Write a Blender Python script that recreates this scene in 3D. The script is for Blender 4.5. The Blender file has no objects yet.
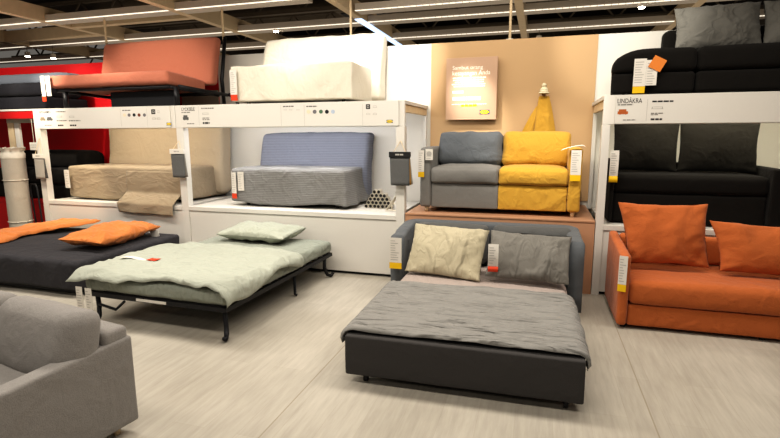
import bpy, bmesh, math, random
from mathutils import Vector, Matrix, noise
R = math.radians
rnd = random.Random(7)
scene = bpy.context.scene
COL = scene.collection

# ------------------------------------------------------------------ materials
def srgb(h):
    if isinstance(h, str):
        h = [int(h[i:i+2], 16)/255 for i in (0, 2, 4)]
    return tuple((c/12.92 if c <= .04045 else ((c+.055)/1.055)**2.4) for c in h) + (1,)

def mat(name, col, rough=.7, metal=0, kind='paint', scale=60, bump=.1, var=.12, emit=0, spec=.3, wrinkle=0, wdir=(1, 1, 1)):
    m = bpy.data.materials.new(name); m.use_nodes = True
    nt = m.node_tree; N = nt.nodes; L = nt.links
    b = N['Principled BSDF']; c = srgb(col)
    b.inputs['Roughness'].default_value = rough
    b.inputs['Metallic'].default_value = metal
    b.inputs['Specular IOR Level'].default_value = spec
    tc = N.new('ShaderNodeTexCoord')
    n1 = N.new('ShaderNodeTexNoise'); n1.inputs['Scale'].default_value = scale; n1.inputs['Detail'].default_value = 4
    L.new(tc.outputs['Object'], n1.inputs['Vector'])
    mx = N.new('ShaderNodeMix'); mx.data_type = 'RGBA'
    mx.inputs[6].default_value = tuple(x*(1-var) for x in c[:3])+(1,)
    mx.inputs[7].default_value = tuple(min(1, x*(1+var)) for x in c[:3])+(1,)
    L.new(n1.outputs['Fac'], mx.inputs[0]); L.new(mx.outputs[2], b.inputs['Base Color'])
    src = n1.outputs['Fac']
    if kind == 'fabric':
        w = N.new('ShaderNodeTexNoise'); w.inputs['Scale'].default_value = 9; w.inputs['Detail'].default_value = 3
        L.new(tc.outputs['Object'], w.inputs['Vector'])
        ad = N.new('ShaderNodeMath'); ad.operation = 'MULTIPLY_ADD'; ad.inputs[1].default_value = 2.5
        L.new(w.outputs['Fac'], ad.inputs[0]); L.new(n1.outputs['Fac'], ad.inputs[2]); src = ad.outputs[0]
        try:
            b.inputs['Sheen Weight'].default_value = .12 if max(c[:3]) > .08 else .03
            b.inputs['Sheen Roughness'].default_value = .5
        except Exception: pass
    if kind == 'ribbed':
        w = N.new('ShaderNodeTexWave'); w.bands_direction = 'Z'; w.inputs['Scale'].default_value = 15; w.inputs['Distortion'].default_value = .6
        L.new(tc.outputs['Object'], w.inputs['Vector'])
        ad = N.new('ShaderNodeMath'); ad.operation = 'MULTIPLY_ADD'; ad.inputs[1].default_value = 1.2
        L.new(w.outputs['Fac'], ad.inputs[0]); L.new(n1.outputs['Fac'], ad.inputs[2]); src = ad.outputs[0]
        m2 = N.new('ShaderNodeMix'); m2.data_type = 'RGBA'; m2.blend_type = 'MULTIPLY'; m2.inputs[0].default_value = .22
        L.new(mx.outputs[2], m2.inputs[6]); L.new(w.outputs['Color'], m2.inputs[7]); L.new(m2.outputs[2], b.inputs['Base Color'])
    if bump:
        bp = N.new('ShaderNodeBump'); bp.inputs['Strength'].default_value = bump; bp.inputs['Distance'].default_value = .01
        L.new(src, bp.inputs['Height']); L.new(bp.outputs['Normal'], b.inputs['Normal'])
    if wrinkle:
        # soft creases: two stretched, distorted noises folded at their middle
        hs = None
        for k, (sc, am) in enumerate(((3.4, 1.0), (8.5, .38))):
            mp = N.new('ShaderNodeMapping'); mp.inputs['Scale'].default_value = wdir; mp.inputs['Rotation'].default_value = (.3*k, .2, .5*k)
            L.new(tc.outputs['Object'], mp.inputs['Vector'])
            q = N.new('ShaderNodeTexNoise'); q.inputs['Scale'].default_value = sc; q.inputs['Detail'].default_value = 2; q.inputs['Distortion'].default_value = 1.1
            L.new(mp.outputs['Vector'], q.inputs['Vector'])
            a = N.new('ShaderNodeMath'); a.operation = 'SUBTRACT'; a.inputs[1].default_value = .5; L.new(q.outputs['Fac'], a.inputs[0])
            a2 = N.new('ShaderNodeMath'); a2.operation = 'SMOOTH_MAX'; a2.inputs[1].default_value = -.03; a2.inputs[2].default_value = .02; L.new(a.outputs[0], a2.inputs[0])
            a3 = N.new('ShaderNodeMath'); a3.operation = 'MULTIPLY'; a3.inputs[1].default_value = am; L.new(a2.outputs[0], a3.inputs[0])
            if hs is None: hs = a3.outputs[0]
            else:
                a4 = N.new('ShaderNodeMath'); a4.operation = 'ADD'; L.new(hs, a4.inputs[0]); L.new(a3.outputs[0], a4.inputs[1]); hs = a4.outputs[0]
        b2 = N.new('ShaderNodeBump'); b2.inputs['Strength'].default_value = wrinkle; b2.inputs['Distance'].default_value = .15
        L.new(hs, b2.inputs['Height'])
        L.new(b2.outputs['Normal'], bp.inputs['Normal'])
    if emit:
        b.inputs['Emission Color'].default_value = c; b.inputs['Emission Strength'].default_value = emit
    return m

def fab(name, col, scale=180, bump=.25, var=.10, rough=.95, wrinkle=.12, wdir=(1, 1, 1)): return mat(name, col, rough, 0, 'fabric', scale, bump, var, spec=.1, wrinkle=wrinkle, wdir=wdir)

M = dict(
    white=mat('white_laminate', 'd0ccc4', .45, var=.02, bump=.01),
    wall=mat('white_wall_paint', 'dcd8cf', .8, var=.02, bump=.02),
    beige=mat('beige_wall_paint', 'bd9d76', .8, var=.02, bump=.02),
    redwall=mat('red_wall_paint', 'c4131b', .6, var=.05, bump=.02),
    taupe=mat('taupe_paint', '9b8f80', .8, var=.03, bump=.02),
    brown=mat('copper_brown_laminate', 'b58a6c', .45, var=.05, scale=8, bump=.02),
    black=mat('black_powder_coat', '17171a', .45, var=.1, bump=.02),
    steel=mat('steel', 'c9c1b0', .4, .35, var=.05, bump=.02),
    lightwood=mat('light_wood', 'd9c3a0', .55, scale=12, var=.15, bump=.05),
    beam=mat('painted_wood_beam', 'c9b494', .7, scale=10, var=.12, bump=.05),
    rail=mat('grey_rail', 'bdb2a4', .5, var=.05),
    ceil=mat('dark_ceiling_paint', '453b33', .95, var=.3, scale=3, bump=.1),
    duct=mat('dark_duct', '645a4c', .7, var=.2, scale=6),
    led=mat('led_strip', 'fff3e0', .4, emit=.9, bump=0),
    glowblue=mat('painted_blue_glow', 'b9d4ff', .4, emit=1.3, bump=0),  # bluish light on one timber beam, put into a glowing colour
    bulb=mat('spot_bulb', 'fff6e6', .4, emit=25, bump=0),
    paper=mat('white_card', 'd3cec5', .6, var=.03, bump=.02),
    yellowp=mat('yellow_card', 'e0b414', .6, var=.04, bump=.02),
    redp=mat('orange_red_card', 'c9401f', .6, var=.04, bump=.02),
    orangep=mat('orange_card', 'cf7a30', .6, var=.04, bump=.02),
    ink=mat('grey_ink', '6f6b66', .8, bump=0), inkd=mat('dark_ink', '2b2a2a', .8, bump=0),
    inkl=mat('light_ink', 'a9a59e', .8, bump=0), inkw=mat('white_ink', 'f7efe0', .8, bump=0),
    inky=mat('yellow_ink', 'f2d21c', .8, bump=0),
    logoblue=mat('blue_print', '27416f', .7, bump=0),
    dotbeige=mat('beige_dot', 'd8c9ae', .8, bump=0), dotgrey=mat('grey_dot', '6d6a6d', .8, bump=0),
    dotgreen=mat('green_dot', '4d6b52', .8, bump=0), dotblack=mat('black_dot', '1d1d22', .8, bump=0),
    dotblue=mat('pale_blue_dot', 'a8b3c2', .8, bump=0), dotbrown=mat('brown_dot', '6e3420', .8, bump=0),
    poster=mat('rose_poster', 'b8987f', .6, var=.04, bump=.01),
    orange=fab('orange_fabric', 'ae6034', wrinkle=.2), orangeb=fab('orange_bed_cotton', 'c87c45', bump=.15, wrinkle=.5),
    blackf=fab('black_fabric', '1a1816'), blackf2=fab('charcoal_fabric', '262421', wrinkle=.25),
    cushg=fab('slate_cushion_fabric', '6f6d67', wrinkle=.5), navy=fab('navy_fabric', '222227'), navyl=fab('grey_blue_fabric', '6f7682'),
    sbgrey=fab('dark_grey_fabric', '575756'), sbback=fab('sofa_grey_fabric', '5c5f62'), sbpanel=fab('front_panel_grey_fabric', '413f3e'),
    sheet=fab('blush_sheet', '9f928b', bump=.15, wrinkle=.4), quilt=fab('grey_quilt_cotton', '83817d', bump=.15, wrinkle=.9, wdir=(.5, 2.2, 1)),
    cream=fab('cream_pillow_cotton', 'b0a78f', bump=.15, wrinkle=.6, wdir=(1.3, 1, .5)), greyp=fab('grey_pillow_cotton', '74716b', bump=.15, wrinkle=.6, wdir=(1.3, 1, .5)),
    gy=fab('mid_grey_fabric', '787672'), gyc=fab('blue_grey_cushion_fabric', '63676b', wrinkle=.35), yel=fab('mustard_fabric', 'bd933c', wrinkle=.35),
    blue=mat('blue_ribbed_cover', '848381', .95, 0, 'ribbed', 150, .25, .08, spec=.1, wrinkle=.4),
    bluelav=mat('lavender_ribbed_cover', '7c7f8a', .95, 0, 'ribbed', 150, .3, .08, spec=.1, wrinkle=.25),
    whitef=fab('off_white_cover', 'd6cfbf', bump=.12, wrinkle=.3, wdir=(1, 1, .7)), beigef=fab('tan_cover', '958670', bump=.12, wrinkle=.4, wdir=(.6, 1, 1.3)), beigeb=fab('light_tan_cover', 'b3a48e', bump=.1, wrinkle=.15),
    coral=fab('coral_cover', 'b3705a', bump=.12, wrinkle=.15),
    green=fab('sage_sheet', '878b80', bump=.15, wrinkle=.5, wdir=(1.5, .8, 1)), greenq=fab('pale_sage_quilt', '9fa296', bump=.15, wrinkle=.42, wdir=(.7, 1.5, 1)), greenp=fab('sage_pillow', '9ea193', bump=.15, wrinkle=.5),
    dark=fab('charcoal_sheet', '3b3a3d', bump=.15, wrinkle=.35),
    lgrey=fab('light_grey_fabric', '85817d', scale=220, bump=.35, var=.22, wrinkle=.15),
    plastic=mat('clear_wrap', 'cfc8ba', .35, var=.15, scale=14, bump=.3), rollf=fab('rolled_foam', 'aaa396'),
    samp=fab('grey_sample', '97928a'), sampd=fab('dark_sample', '5c5c5b'), sampk=mat('black_card', '222222', .5, bump=.02), sampy=fab('ochre_sample', 'a27a3a'),
    knit=mat('cream_knit', 'e0d6b6', .95, 0, 'ribbed', 60, .5, .1, spec=.1), peg=mat('brown_peg', '7a5231', .6),
    shopred=mat('red_board', 'b11a1c', .5, var=.04, bump=.01),
)

# floor: pale worn wood-look vinyl
def floor_mat():
    m = bpy.data.materials.new('pale_wood_floor'); m.use_nodes = True
    nt = m.node_tree; N = nt.nodes; L = nt.links; b = N['Principled BSDF']
    tc = N.new('ShaderNodeTexCoord')
    mp = N.new('ShaderNodeMapping'); mp.inputs['Rotation'].default_value = (0, 0, R(90)); mp.inputs['Location'].default_value = (.3, .665, 0)
    L.new(tc.outputs['Object'], mp.inputs['Vector'])
    br = N.new('ShaderNodeTexBrick'); br.inputs['Scale'].default_value = 1; br.inputs['Brick Width'].default_value = 1.25; br.inputs['Row Height'].default_value = .2
    br.inputs['Mortar Size'].default_value = .0012; br.inputs['Mortar Smooth'].default_value = .4; br.offset = .4
    br.inputs['Color1'].default_value = srgb('a8a297'); br.inputs['Color2'].default_value = srgb('afa99e'); br.inputs['Mortar'].default_value = srgb('a19a8e')
    L.new(mp.outputs['Vector'], br.inputs['Vector'])
    # long seams of the floor sheets, 2 m apart
    sx = N.new('ShaderNodeSeparateXYZ'); L.new(tc.outputs['Object'], sx.inputs[0])
    a = N.new('ShaderNodeMath'); a.operation = 'SUBTRACT'; a.inputs[1].default_value = .665; L.new(sx.outputs['X'], a.inputs[0])
    w = N.new('ShaderNodeMath'); w.operation = 'PINGPONG'; w.inputs[1].default_value = 1.0; L.new(a.outputs[0], w.inputs[0])
    lt = N.new('ShaderNodeMath'); lt.operation = 'LESS_THAN'; lt.inputs[1].default_value = .004; L.new(w.outputs[0], lt.inputs[0])
    st = N.new('ShaderNodeMapping'); st.inputs['Scale'].default_value = (9, .9, 1); L.new(tc.outputs['Object'], st.inputs['Vector'])
    n = N.new('ShaderNodeTexNoise'); n.inputs['Scale'].default_value = 3; n.inputs['Detail'].default_value = 8; n.inputs['Roughness'].default_value = .65
    L.new(st.outputs['Vector'], n.inputs['Vector'])
    n2 = N.new('ShaderNodeTexNoise'); n2.inputs['Scale'].default_value = .9; n2.inputs['Detail'].default_value = 3
    L.new(tc.outputs['Object'], n2.inputs['Vector'])
    cr = N.new('ShaderNodeValToRGB'); cr.color_ramp.elements[0].position = .3; cr.color_ramp.elements[0].color = (.78, .77, .76, 1)
    cr.color_ramp.elements[1].position = .68; cr.color_ramp.elements[1].color = (1.08, 1.08, 1.07, 1)
    L.new(n.outputs['Fac'], cr.inputs[0])
    cr2 = N.new('ShaderNodeValToRGB'); cr2.color_ramp.elements[0].position = .35; cr2.color_ramp.elements[0].color = (.88, .87, .85, 1)
    cr2.color_ramp.elements[1].position = .65; cr2.color_ramp.elements[1].color = (1.05, 1.05, 1.05, 1)
    L.new(n2.outputs['Fac'], cr2.inputs[0])
    m1 = N.new('ShaderNodeMix'); m1.data_type = 'RGBA'; m1.blend_type = 'MULTIPLY'; m1.inputs[0].default_value = .75
    L.new(br.outputs['Color'], m1.inputs[6]); L.new(cr.outputs['Color'], m1.inputs[7])
    m3 = N.new('ShaderNodeMix'); m3.data_type = 'RGBA'; m3.blend_type = 'MULTIPLY'; m3.inputs[0].default_value = 1
    L.new(m1.outputs[2], m3.inputs[6]); L.new(cr2.outputs['Color'], m3.inputs[7])
    m2 = N.new('ShaderNodeMix'); m2.data_type = 'RGBA'; m2.inputs[7].default_value = srgb('857a68')
    mm = N.new('ShaderNodeMath'); mm.operation = 'MULTIPLY'; mm.inputs[1].default_value = .7; L.new(lt.outputs[0], mm.inputs[0])
    L.new(mm.outputs[0], m2.inputs[0]); L.new(m3.outputs[2], m2.inputs[6]); L.new(m2.outputs[2], b.inputs['Base Color'])
    b.inputs['Roughness'].default_value = .55; b.inputs['Specular IOR Level'].default_value = .3
    bp = N.new('ShaderNodeBump'); bp.inputs['Strength'].default_value = .06; L.new(n.outputs['Fac'], bp.inputs['Height']); L.new(bp.outputs['Normal'], b.inputs['Normal'])
    return m
M['floor'] = floor_mat()

# ------------------------------------------------------------------ objects
def tag(o, label=None, cat=None, group=None, kind=None):
    if label: o['label'] = label
    if cat: o['category'] = cat
    if group: o['group'] = group
    if kind: o['kind'] = kind
    return o

def thing(name, label, cat, loc=(0, 0, 0), rot=0, group=None):
    o = bpy.data.objects.new(name, None); COL.objects.link(o)
    o.empty_display_size = .1; o.location = loc; o.rotation_euler = (0, 0, R(rot))
    return tag(o, label, cat, group)

def base_of(p):
    v = Vector((0, 0, 0))
    while p is not None: v = v + p.location; p = p.parent
    return v

def obj(name, bm, m, parent=None, loc=None, smooth=False, label=None):
    """bm in world coordinates (before the thing's own turn); becomes ONE mesh object."""
    me = bpy.data.meshes.new(name)
    bmesh.ops.recalc_face_normals(bm, faces=bm.faces)
    bm.to_mesh(me); bm.free()
    o = bpy.data.objects.new(name, me); COL.objects.link(o)
    base = base_of(parent) if parent is not None else Vector(loc or (0, 0, 0))
    me.transform(Matrix.Translation(-base))
    if parent is not None: o.parent = parent
    else: o.location = base
    if isinstance(m, (list, tuple)):
        for x in m: me.materials.append(M[x])
    else: me.materials.append(M[m])
    for p in me.polygons: p.use_smooth = smooth
    if label: o['label'] = label
    return o

def struct(name, bm, m): return tag(obj(name, bm, m), kind='structure')

def dup(root, loc, rot=None, label=None):
    r = root.copy(); COL.objects.link(r); r.location = loc
    if rot is not None: r.rotation_euler = (0, 0, R(rot))
    if label: r['label'] = label
    for ch in list(root.children):
        c = ch.copy(); COL.objects.link(c); c.parent = r
        for g in list(ch.children):
            d = g.copy(); COL.objects.link(d); d.parent = c
    return r

# ------------------------------------------------------------------ shapes
def new(): return bmesh.new()

def add_box(bm, x0, x1, y0, y1, z0, z1, bev=0, mx=None):
    b2 = bmesh.new(); bmesh.ops.create_cube(b2, size=1)
    bmesh.ops.scale(b2, vec=(x1-x0, y1-y0, z1-z0), verts=b2.verts)
    if bev: bmesh.ops.bevel(b2, geom=list(b2.edges), offset=bev, segments=2, affect='EDGES', profile=.5)
    bmesh.ops.translate(b2, vec=((x0+x1)/2, (y0+y1)/2, (z0+z1)/2), verts=b2.verts)
    if mx: bmesh.ops.transform(b2, matrix=mx, verts=b2.verts)
    merge(bm, b2); return bm

def merge(bm, b2):
    me = bpy.data.meshes.new('tmp'); b2.to_mesh(me); b2.free(); bm.from_mesh(me); bpy.data.meshes.remove(me)

def box(x0, x1, y0, y1, z0, z1, bev=0): return add_box(new(), x0, x1, y0, y1, z0, z1, bev)

def add_tube(bm, pts, r, seg=8):
    pts = [Vector(p) for p in pts]; rings = []
    for i, p in enumerate(pts):
        d = (pts[min(i+1, len(pts)-1)] - pts[max(i-1, 0)]).normalized()
        a = d.orthogonal().normalized() if i == 0 else (rings[-1][1] - d*rings[-1][1].dot(d)).normalized()
        b = d.cross(a)
        rings.append(([bm.verts.new(p + r*(a*math.cos(2*math.pi*k/seg)+b*math.sin(2*math.pi*k/seg))) for k in range(seg)], a))
    for i in range(len(rings)-1):
        A, B = rings[i][0], rings[i+1][0]
        for k in range(seg): bm.faces.new((A[k], A[(k+1) % seg], B[(k+1) % seg], B[k]))
    bm.faces.new(rings[0][0][::-1]); bm.faces.new(rings[-1][0]); return bm

def tube(pts, r, seg=8): return add_tube(new(), pts, r, seg)

def cyl(x, y, z0, z1, r, r2=None, seg=16):
    bm = new(); bmesh.ops.create_cone(bm, cap_ends=True, segments=seg, radius1=r, radius2=r if r2 is None else r2, depth=z1-z0)
    bmesh.ops.translate(bm, vec=(x, y, (z0+z1)/2), verts=bm.verts); return bm

def axis(lo, hi, r, n):
    a = [lo, lo+r*.6, lo+r]; b = [hi-r, hi-r*.6, hi]
    mid = [lo+r+(hi-lo-2*r)*i/n for i in range(1, n)]
    return a+mid+b

def wr(p, seed, f=6, d=(1, .3, .6)):
    """wrinkle noise, stretched along one way"""
    return noise.noise(Vector((p.x*f*d[0]+seed*7.3, p.y*f*d[1]+seed*3.1, p.z*f*d[2]-seed*1.7)))

def softbox(x0, x1, y0, y1, z0, z1, r=.04, crown=0, front=0, amp=0, f=6, seed=0, n=None, warp=None, d=(1, 1, 1), mx=None):
    """box with rounded edges, a crowned top, a bulging front (-Y) and fabric wrinkles"""
    lo = Vector((x0, y0, z0)); hi = Vector((x1, y1, z1))
    ax = [axis(lo[i], hi[i], r, n or max(4, min(26, int((hi[i]-lo[i])/.06)))) for i in range(3)]
    bm = new()
    def face(i, j, k, val):
        g = {}
        for a, u in enumerate(ax[i]):
            for b, v in enumerate(ax[j]):
                p = [0, 0, 0]; p[i] = u; p[j] = v; p[k] = val; g[a, b] = bm.verts.new(p)
        for a in range(len(ax[i])-1):
            for b in range(len(ax[j])-1): bm.faces.new((g[a, b], g[a+1, b], g[a+1, b+1], g[a, b+1]))
    for (i, j, k) in ((0, 1, 2), (0, 2, 1), (1, 2, 0)):
        face(i, j, k, lo[k]); face(i, j, k, hi[k])
    bmesh.ops.remove_doubles(bm, verts=bm.verts, dist=1e-5)
    for v in bm.verts:
        p = v.co.copy()
        c = Vector([max(lo[i]+r, min(hi[i]-r, p[i])) for i in range(3)]); dd = p-c
        nrm = dd.normalized() if dd.length > 1e-9 else Vector((0, 0, 1))
        q = c+nrm*r if dd.length > 1e-9 else p
        u = (p.x-x0)/(x1-x0)*2-1; w = (p.y-y0)/(y1-y0)*2-1; t = (p.z-z0)/(z1-z0)*2-1
        if crown and p.z > (z0+z1)/2: q.z += crown*(1-u**4)*(1-w**4)*max(0, t)
        if front and w < 0: q.y -= front*(1-t*t)*(1-u**6)*(-w)
        if amp: q += nrm*amp*wr(p, seed, f, d)
        v.co = q
        if warp: v.co = warp(q, u, w, t)
    if mx: bmesh.ops.transform(bm, matrix=mx, verts=bm.verts)
    return bm

def pillow(w, h, t, seed=0, amp=.012, f=9, pinch=.05, n=22, sag=0, power=.42):
    """cushion in the XZ plane, thickness along Y, pointed corners, creased face; centre at 0"""
    bm = new(); G = []
    for s in (1, -1):
        g = []
        for i in range(n+1):
            row = []
            for j in range(n+1):
                u = math.sin((i/n*2-1)*math.pi/2*.98)/math.sin(math.pi/2*.98); v = math.sin((j/n*2-1)*math.pi/2*.98)/math.sin(math.pi/2*.98)
                x = w/2*u*(1-pinch*(1-v*v)); z = h/2*v*(1-pinch*(1-u*u))
                e = max(0, (1-u*u)*(1-v*v))**power
                p = Vector((x, 0, z))
                # creases that fan out of the corners and run across the face
                k = noise.noise(Vector((x*f+seed*5, z*f*.5-seed, s*3+seed)))*amp*1.6 + noise.noise(Vector((x*f*2.2-seed, z*f*2.2, s*7)))*amp*.7
                edge = math.sin(math.atan2(v, u)*22+seed)*amp*.5*(max(abs(u), abs(v))**3)
                y = s*(t/2*e*(1-.25*sag*v) + (k+edge)*min(1, e*2))
                row.append(bm.verts.new((x+.25*k, y, z+.25*k-sag*.03*(1-u*u)*(v > 0)*v)))
            g.append(row)
        G.append(g)
        for i in range(n):
            for j in range(n):
                q = (g[i][j], g[i+1][j], g[i+1][j+1], g[i][j+1]); bm.faces.new(q if s < 0 else q[::-1])
    bmesh.ops.remove_doubles(bm, verts=bm.verts, dist=.0015)
    return bm

def place(bm, loc, tilt=0, turn=0, roll=0):
    """tilt>0 leans the top backwards (+Y); roll turns in the plane of the cushion"""
    mx = Matrix.Translation(loc) @ Matrix.Rotation(R(turn), 4, 'Z') @ Matrix.Rotation(R(-tilt), 4, 'X') @ Matrix.Rotation(R(roll), 4, 'Y')
    bmesh.ops.transform(bm, matrix=mx, verts=bm.verts); return bm

def sheet(nx, ny, fn, thick=.02):
    """cloth from fn(u,v)->(x,y,z), u,v in 0..1; closed with an underside so that it has thickness"""
    bm = new(); P = [[Vector(fn(i/nx, j/ny)) for j in range(ny+1)] for i in range(nx+1)]
    def nrm(i, j):
        a = P[min(i+1, nx)][j]-P[max(i-1, 0)][j]; b = P[i][min(j+1, ny)]-P[i][max(j-1, 0)]
        c = a.cross(b); return c.normalized() if c.length else Vector((0, 0, 1))
    T = [[bm.verts.new(P[i][j]+nrm(i, j)*thick*(0.15 if i in (0, nx) or j in (0, ny) else 1)) for j in range(ny+1)] for i in range(nx+1)]
    B = [[bm.verts.new(P[i][j]) for j in range(ny+1)] for i in range(nx+1)]
    for i in range(nx):
        for j in range(ny):
            bm.faces.new((T[i][j], T[i+1][j], T[i+1][j+1], T[i][j+1])); bm.faces.new((B[i][j+1], B[i+1][j+1], B[i+1][j], B[i][j]))
    for i in range(nx):
        bm.faces.new((B[i][0], B[i+1][0], T[i+1][0], T[i][0])); bm.faces.new((T[i][ny], T[i+1][ny], B[i+1][ny], B[i][ny]))
    for j in range(ny):
        bm.faces.new((T[0][j], T[0][j+1], B[0][j+1], B[0][j])); bm.faces.new((B[nx][j], B[nx][j+1], T[nx][j+1], T[nx][j]))
    return bm

def over_edge(s, x_edge, z, r, sign):
    """position of cloth at arc length s past the edge start (rounded radius r, then hanging)"""
    a = s/r
    if a < math.pi/2: return x_edge+sign*r*math.sin(a), z-r*(1-math.cos(a))
    return x_edge+sign*r, z-r-(s-r*math.pi/2)

def text_obj(body, x, z, w, h, y, m, parent, bold=0, name='title_lettering'):
    """lettering facing -Y, fitted to w x h, centred on x, z"""
    cu = bpy.data.curves.new('t', 'FONT'); cu.body = body; cu.align_x = 'CENTER'; cu.align_y = 'CENTER'; cu.offset = bold
    t = bpy.data.objects.new('t', cu); COL.objects.link(t)
    dg = bpy.context.evaluated_depsgraph_get(); dg.update()
    me = bpy.data.meshes.new_from_object(t.evaluated_get(dg)); bpy.data.objects.remove(t)
    xs = [v.co.x for v in me.vertices]; ys = [v.co.y for v in me.vertices]
    cx, cy = (min(xs)+max(xs))/2, (min(ys)+max(ys))/2
    sx, sy = w/(max(xs)-min(xs)), h/(max(ys)-min(ys))
    base = base_of(parent)
    for v in me.vertices: v.co = Vector((x+(v.co.x-cx)*sx, y, z+(v.co.y-cy)*sy)) - base
    me.name = name; o = bpy.data.objects.new(name, me); COL.objects.link(o); o.parent = parent
    me.materials.append(M[m]); return o

def plate(bm, x, z, w, h, y):
    vs = [bm.verts.new((x+a*w/2, y, z+b*h/2)) for a, b in ((-1, -1), (1, -1), (1, 1), (-1, 1))]; bm.faces.new(vs); return bm

def disc(x, z, w, h, y, n=20):
    bm = new(); bm.faces.new([bm.verts.new((x+w/2*math.cos(2*math.pi*k/n), y, z+h/2*math.sin(2*math.pi*k/n))) for k in range(n)]); return bm

# ------------------------------------------------------------------ camera (1.55 m up, looking left of the wall's normal and down)
H = 1.55
cam = bpy.data.cameras.new('camera'); co = bpy.data.objects.new('camera', cam); COL.objects.link(co)
cam.sensor_width = 36; cam.lens = 494.07/780*36; cam.clip_end = 80
co.location = (0, 0, H)
yaw, pit = R(-16.728), R(9.55)
fwd = Vector((math.sin(yaw)*math.cos(pit), math.cos(yaw)*math.cos(pit), -math.sin(pit)))
rt = Vector((math.cos(yaw), -math.sin(yaw), 0)); up = rt.cross(fwd)
rl = R(-.15); rt2 = rt*math.cos(rl)+up*math.sin(rl); up2 = up*math.cos(rl)-rt*math.sin(rl)
co.matrix_world = Matrix((( rt2.x, up2.x, -fwd.x, 0), (rt2.y, up2.y, -fwd.y, 0), (rt2.z, up2.z, -fwd.z, H), (0, 0, 0, 1)))
scene.camera = co

# ------------------------------------------------------------------ the setting
FY = 5.06          # front plane of the display stands
WY = 6.25          # back wall
struct('floor', box(-14, 6, -5, 17, -.1, 0), 'floor')
struct('ceiling', box(-14, 6, -5, 17, 5.0, 5.1), 'ceil')
struct('wall_back', box(-4.42, 6, WY, WY+.12, 0, 2.67), 'wall')
struct('wall_back_red', box(-14, -4.42, WY, WY+.12, 0, 2.67), 'redwall')
struct('wall_panel_beige', box(-1.335, .575, WY-.02, WY-.001, .78, 2.668), 'beige')
struct('wall_panel_taupe', box(-5.05, -4.43, WY-.02, WY-.001, 0, 2.2), 'taupe')
struct('wall_far', box(-14, 6, 16.9, 17, 0, 5), 'ceil')

# ceiling grid
for x in (-9.75, -7.44, -5.05, -2.72, -.36, 1.98):
    b = thing('ceiling_beam', {-9.75: 'painted timber ceiling beam farthest left over the red wall', -7.44: 'painted timber ceiling beam over the dark sofas at far left',
        -5.05: 'painted timber ceiling beam running over the coral sofa', -2.72: 'timber ceiling beam with a painted bluish glow over the white sofa',
        -.36: 'painted timber ceiling beam above the rose poster', 1.98: 'timber ceiling beam running down to the slate cushions on top of the right stand'}[x],
        'beam', (x, 4, 3.3), 0, 'timber beams under the ceiling')
    obj('timber', box(x-.055, x+.055, -3, 13, 3.3, 3.52, .004), 'beam', b)
    if x == -2.72: obj('painted_glow', box(x-.055, x+.06, 7.4, 11.5, 3.285, 3.299), 'glowblue', b, label='painted bluish glow')  # glowing plate stands in for bluish light falling on the beam
YS = [(-14, -3.0, 6.15, 'light rail nearest the camera, running from far left over the coral sofa'),
      (-2.6, 5, 6.95, 'light rail in front of the long one, over the poster'),
      (-14, 5, 7.68, 'long ribbed light rail crossing the whole ceiling'),
      (-14, 5, 9.05, 'far light rail just above the top of the wall')]
for x0, x1, y, lab in YS:
    b = thing('light_rail', lab, 'light rail', ((x0+x1)/2, y, 3.3), 0, 'light rails across the ceiling')
    obj('housing', box(x0, x1, y, y+.26, 3.305, 3.40), 'rail', b)
    bm = new()
    for i in range(int((x1-x0)/.09)): add_box(bm, x0+i*.09, x0+i*.09+(.082), y-.006, y+.03, 3.302, 3.309)
    obj('diffuser', bm, 'led', b)
for (x0, x1, y, lab) in [(-14, -7.5, 7.2, 'timber cross beam over the red wall at far left'), (-14, -7.4, 5.25, 'timber cross beam in the top left corner'), (-7.4, -5.1, 6.6, 'timber cross beam behind the coral sofa between two beams')]:
    tag(obj('cross_beam', box(x0, x1, y, y+.11, 3.3, 3.5, .004), 'beam', None, ((x0+x1)/2, y, 3.3)), lab, 'beam', 'timber beams under the ceiling')
for i, (y, z, r, lab) in enumerate([(8.6, 4.2, .22, 'nearest dark round air duct under the ceiling'), (11, 4.4, .3, 'middle dark round air duct under the ceiling'), (13.5, 4.1, .2, 'farthest dark round air duct under the ceiling')]):
    tag(obj('ceiling_duct', tube([(-13, y, z), (-4, y, z), (5, y, z)], r, 14), 'duct', None, (-4, y, z), True), lab, 'duct', 'ducts under the ceiling')
for x, y, w, lab in [(-6.3, 8.3, .7, 'dark ceiling box unit above the coral sofa'), (-3.2, 9, .9, 'dark ceiling box unit above the white sofa'), (.9, 9.4, .8, 'dark ceiling box unit right of the poster'), (-9, 8.4, .6, 'dark ceiling box unit at far left')]:
    t = thing('ceiling_unit', lab, 'air conditioner', (x, y, 3.9), 0, 'box units under the ceiling')
    obj('casing', box(x-w/2, x+w/2, y-.3, y+.3, 3.75, 4.0, .02), 'duct', t); obj('grille', box(x-w/2+.08, x+w/2-.08, y-.2, y+.2, 3.735, 3.749), 'black', t)
for y, lab in ((8.0, 'nearest dark steel ceiling truss'), (10.2, 'second dark steel ceiling truss'), (12.4, 'farthest dark steel ceiling truss')):
    t = thing('ceiling_truss', lab, 'truss', (-4, y, 3.7), 0, 'trusses under the ceiling')
    bm = new(); add_box(bm, -13.5, 5.5, y-.05, y+.05, 3.6, 3.66); add_box(bm, -13.5, 5.5, y-.05, y+.05, 4.1, 4.16); obj('chord', bm, 'duct', t)
    bm = new()
    for k in range(22): add_tube(bm, [(-13.4+k*.86, y, 3.63), (-12.97+k*.86, y, 4.13)], .02, 6); add_tube(bm, [(-12.97+k*.86, y, 4.13), (-12.54+k*.86, y, 3.63)], .02, 6)
    obj('bracing', bm, 'duct', t)
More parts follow.
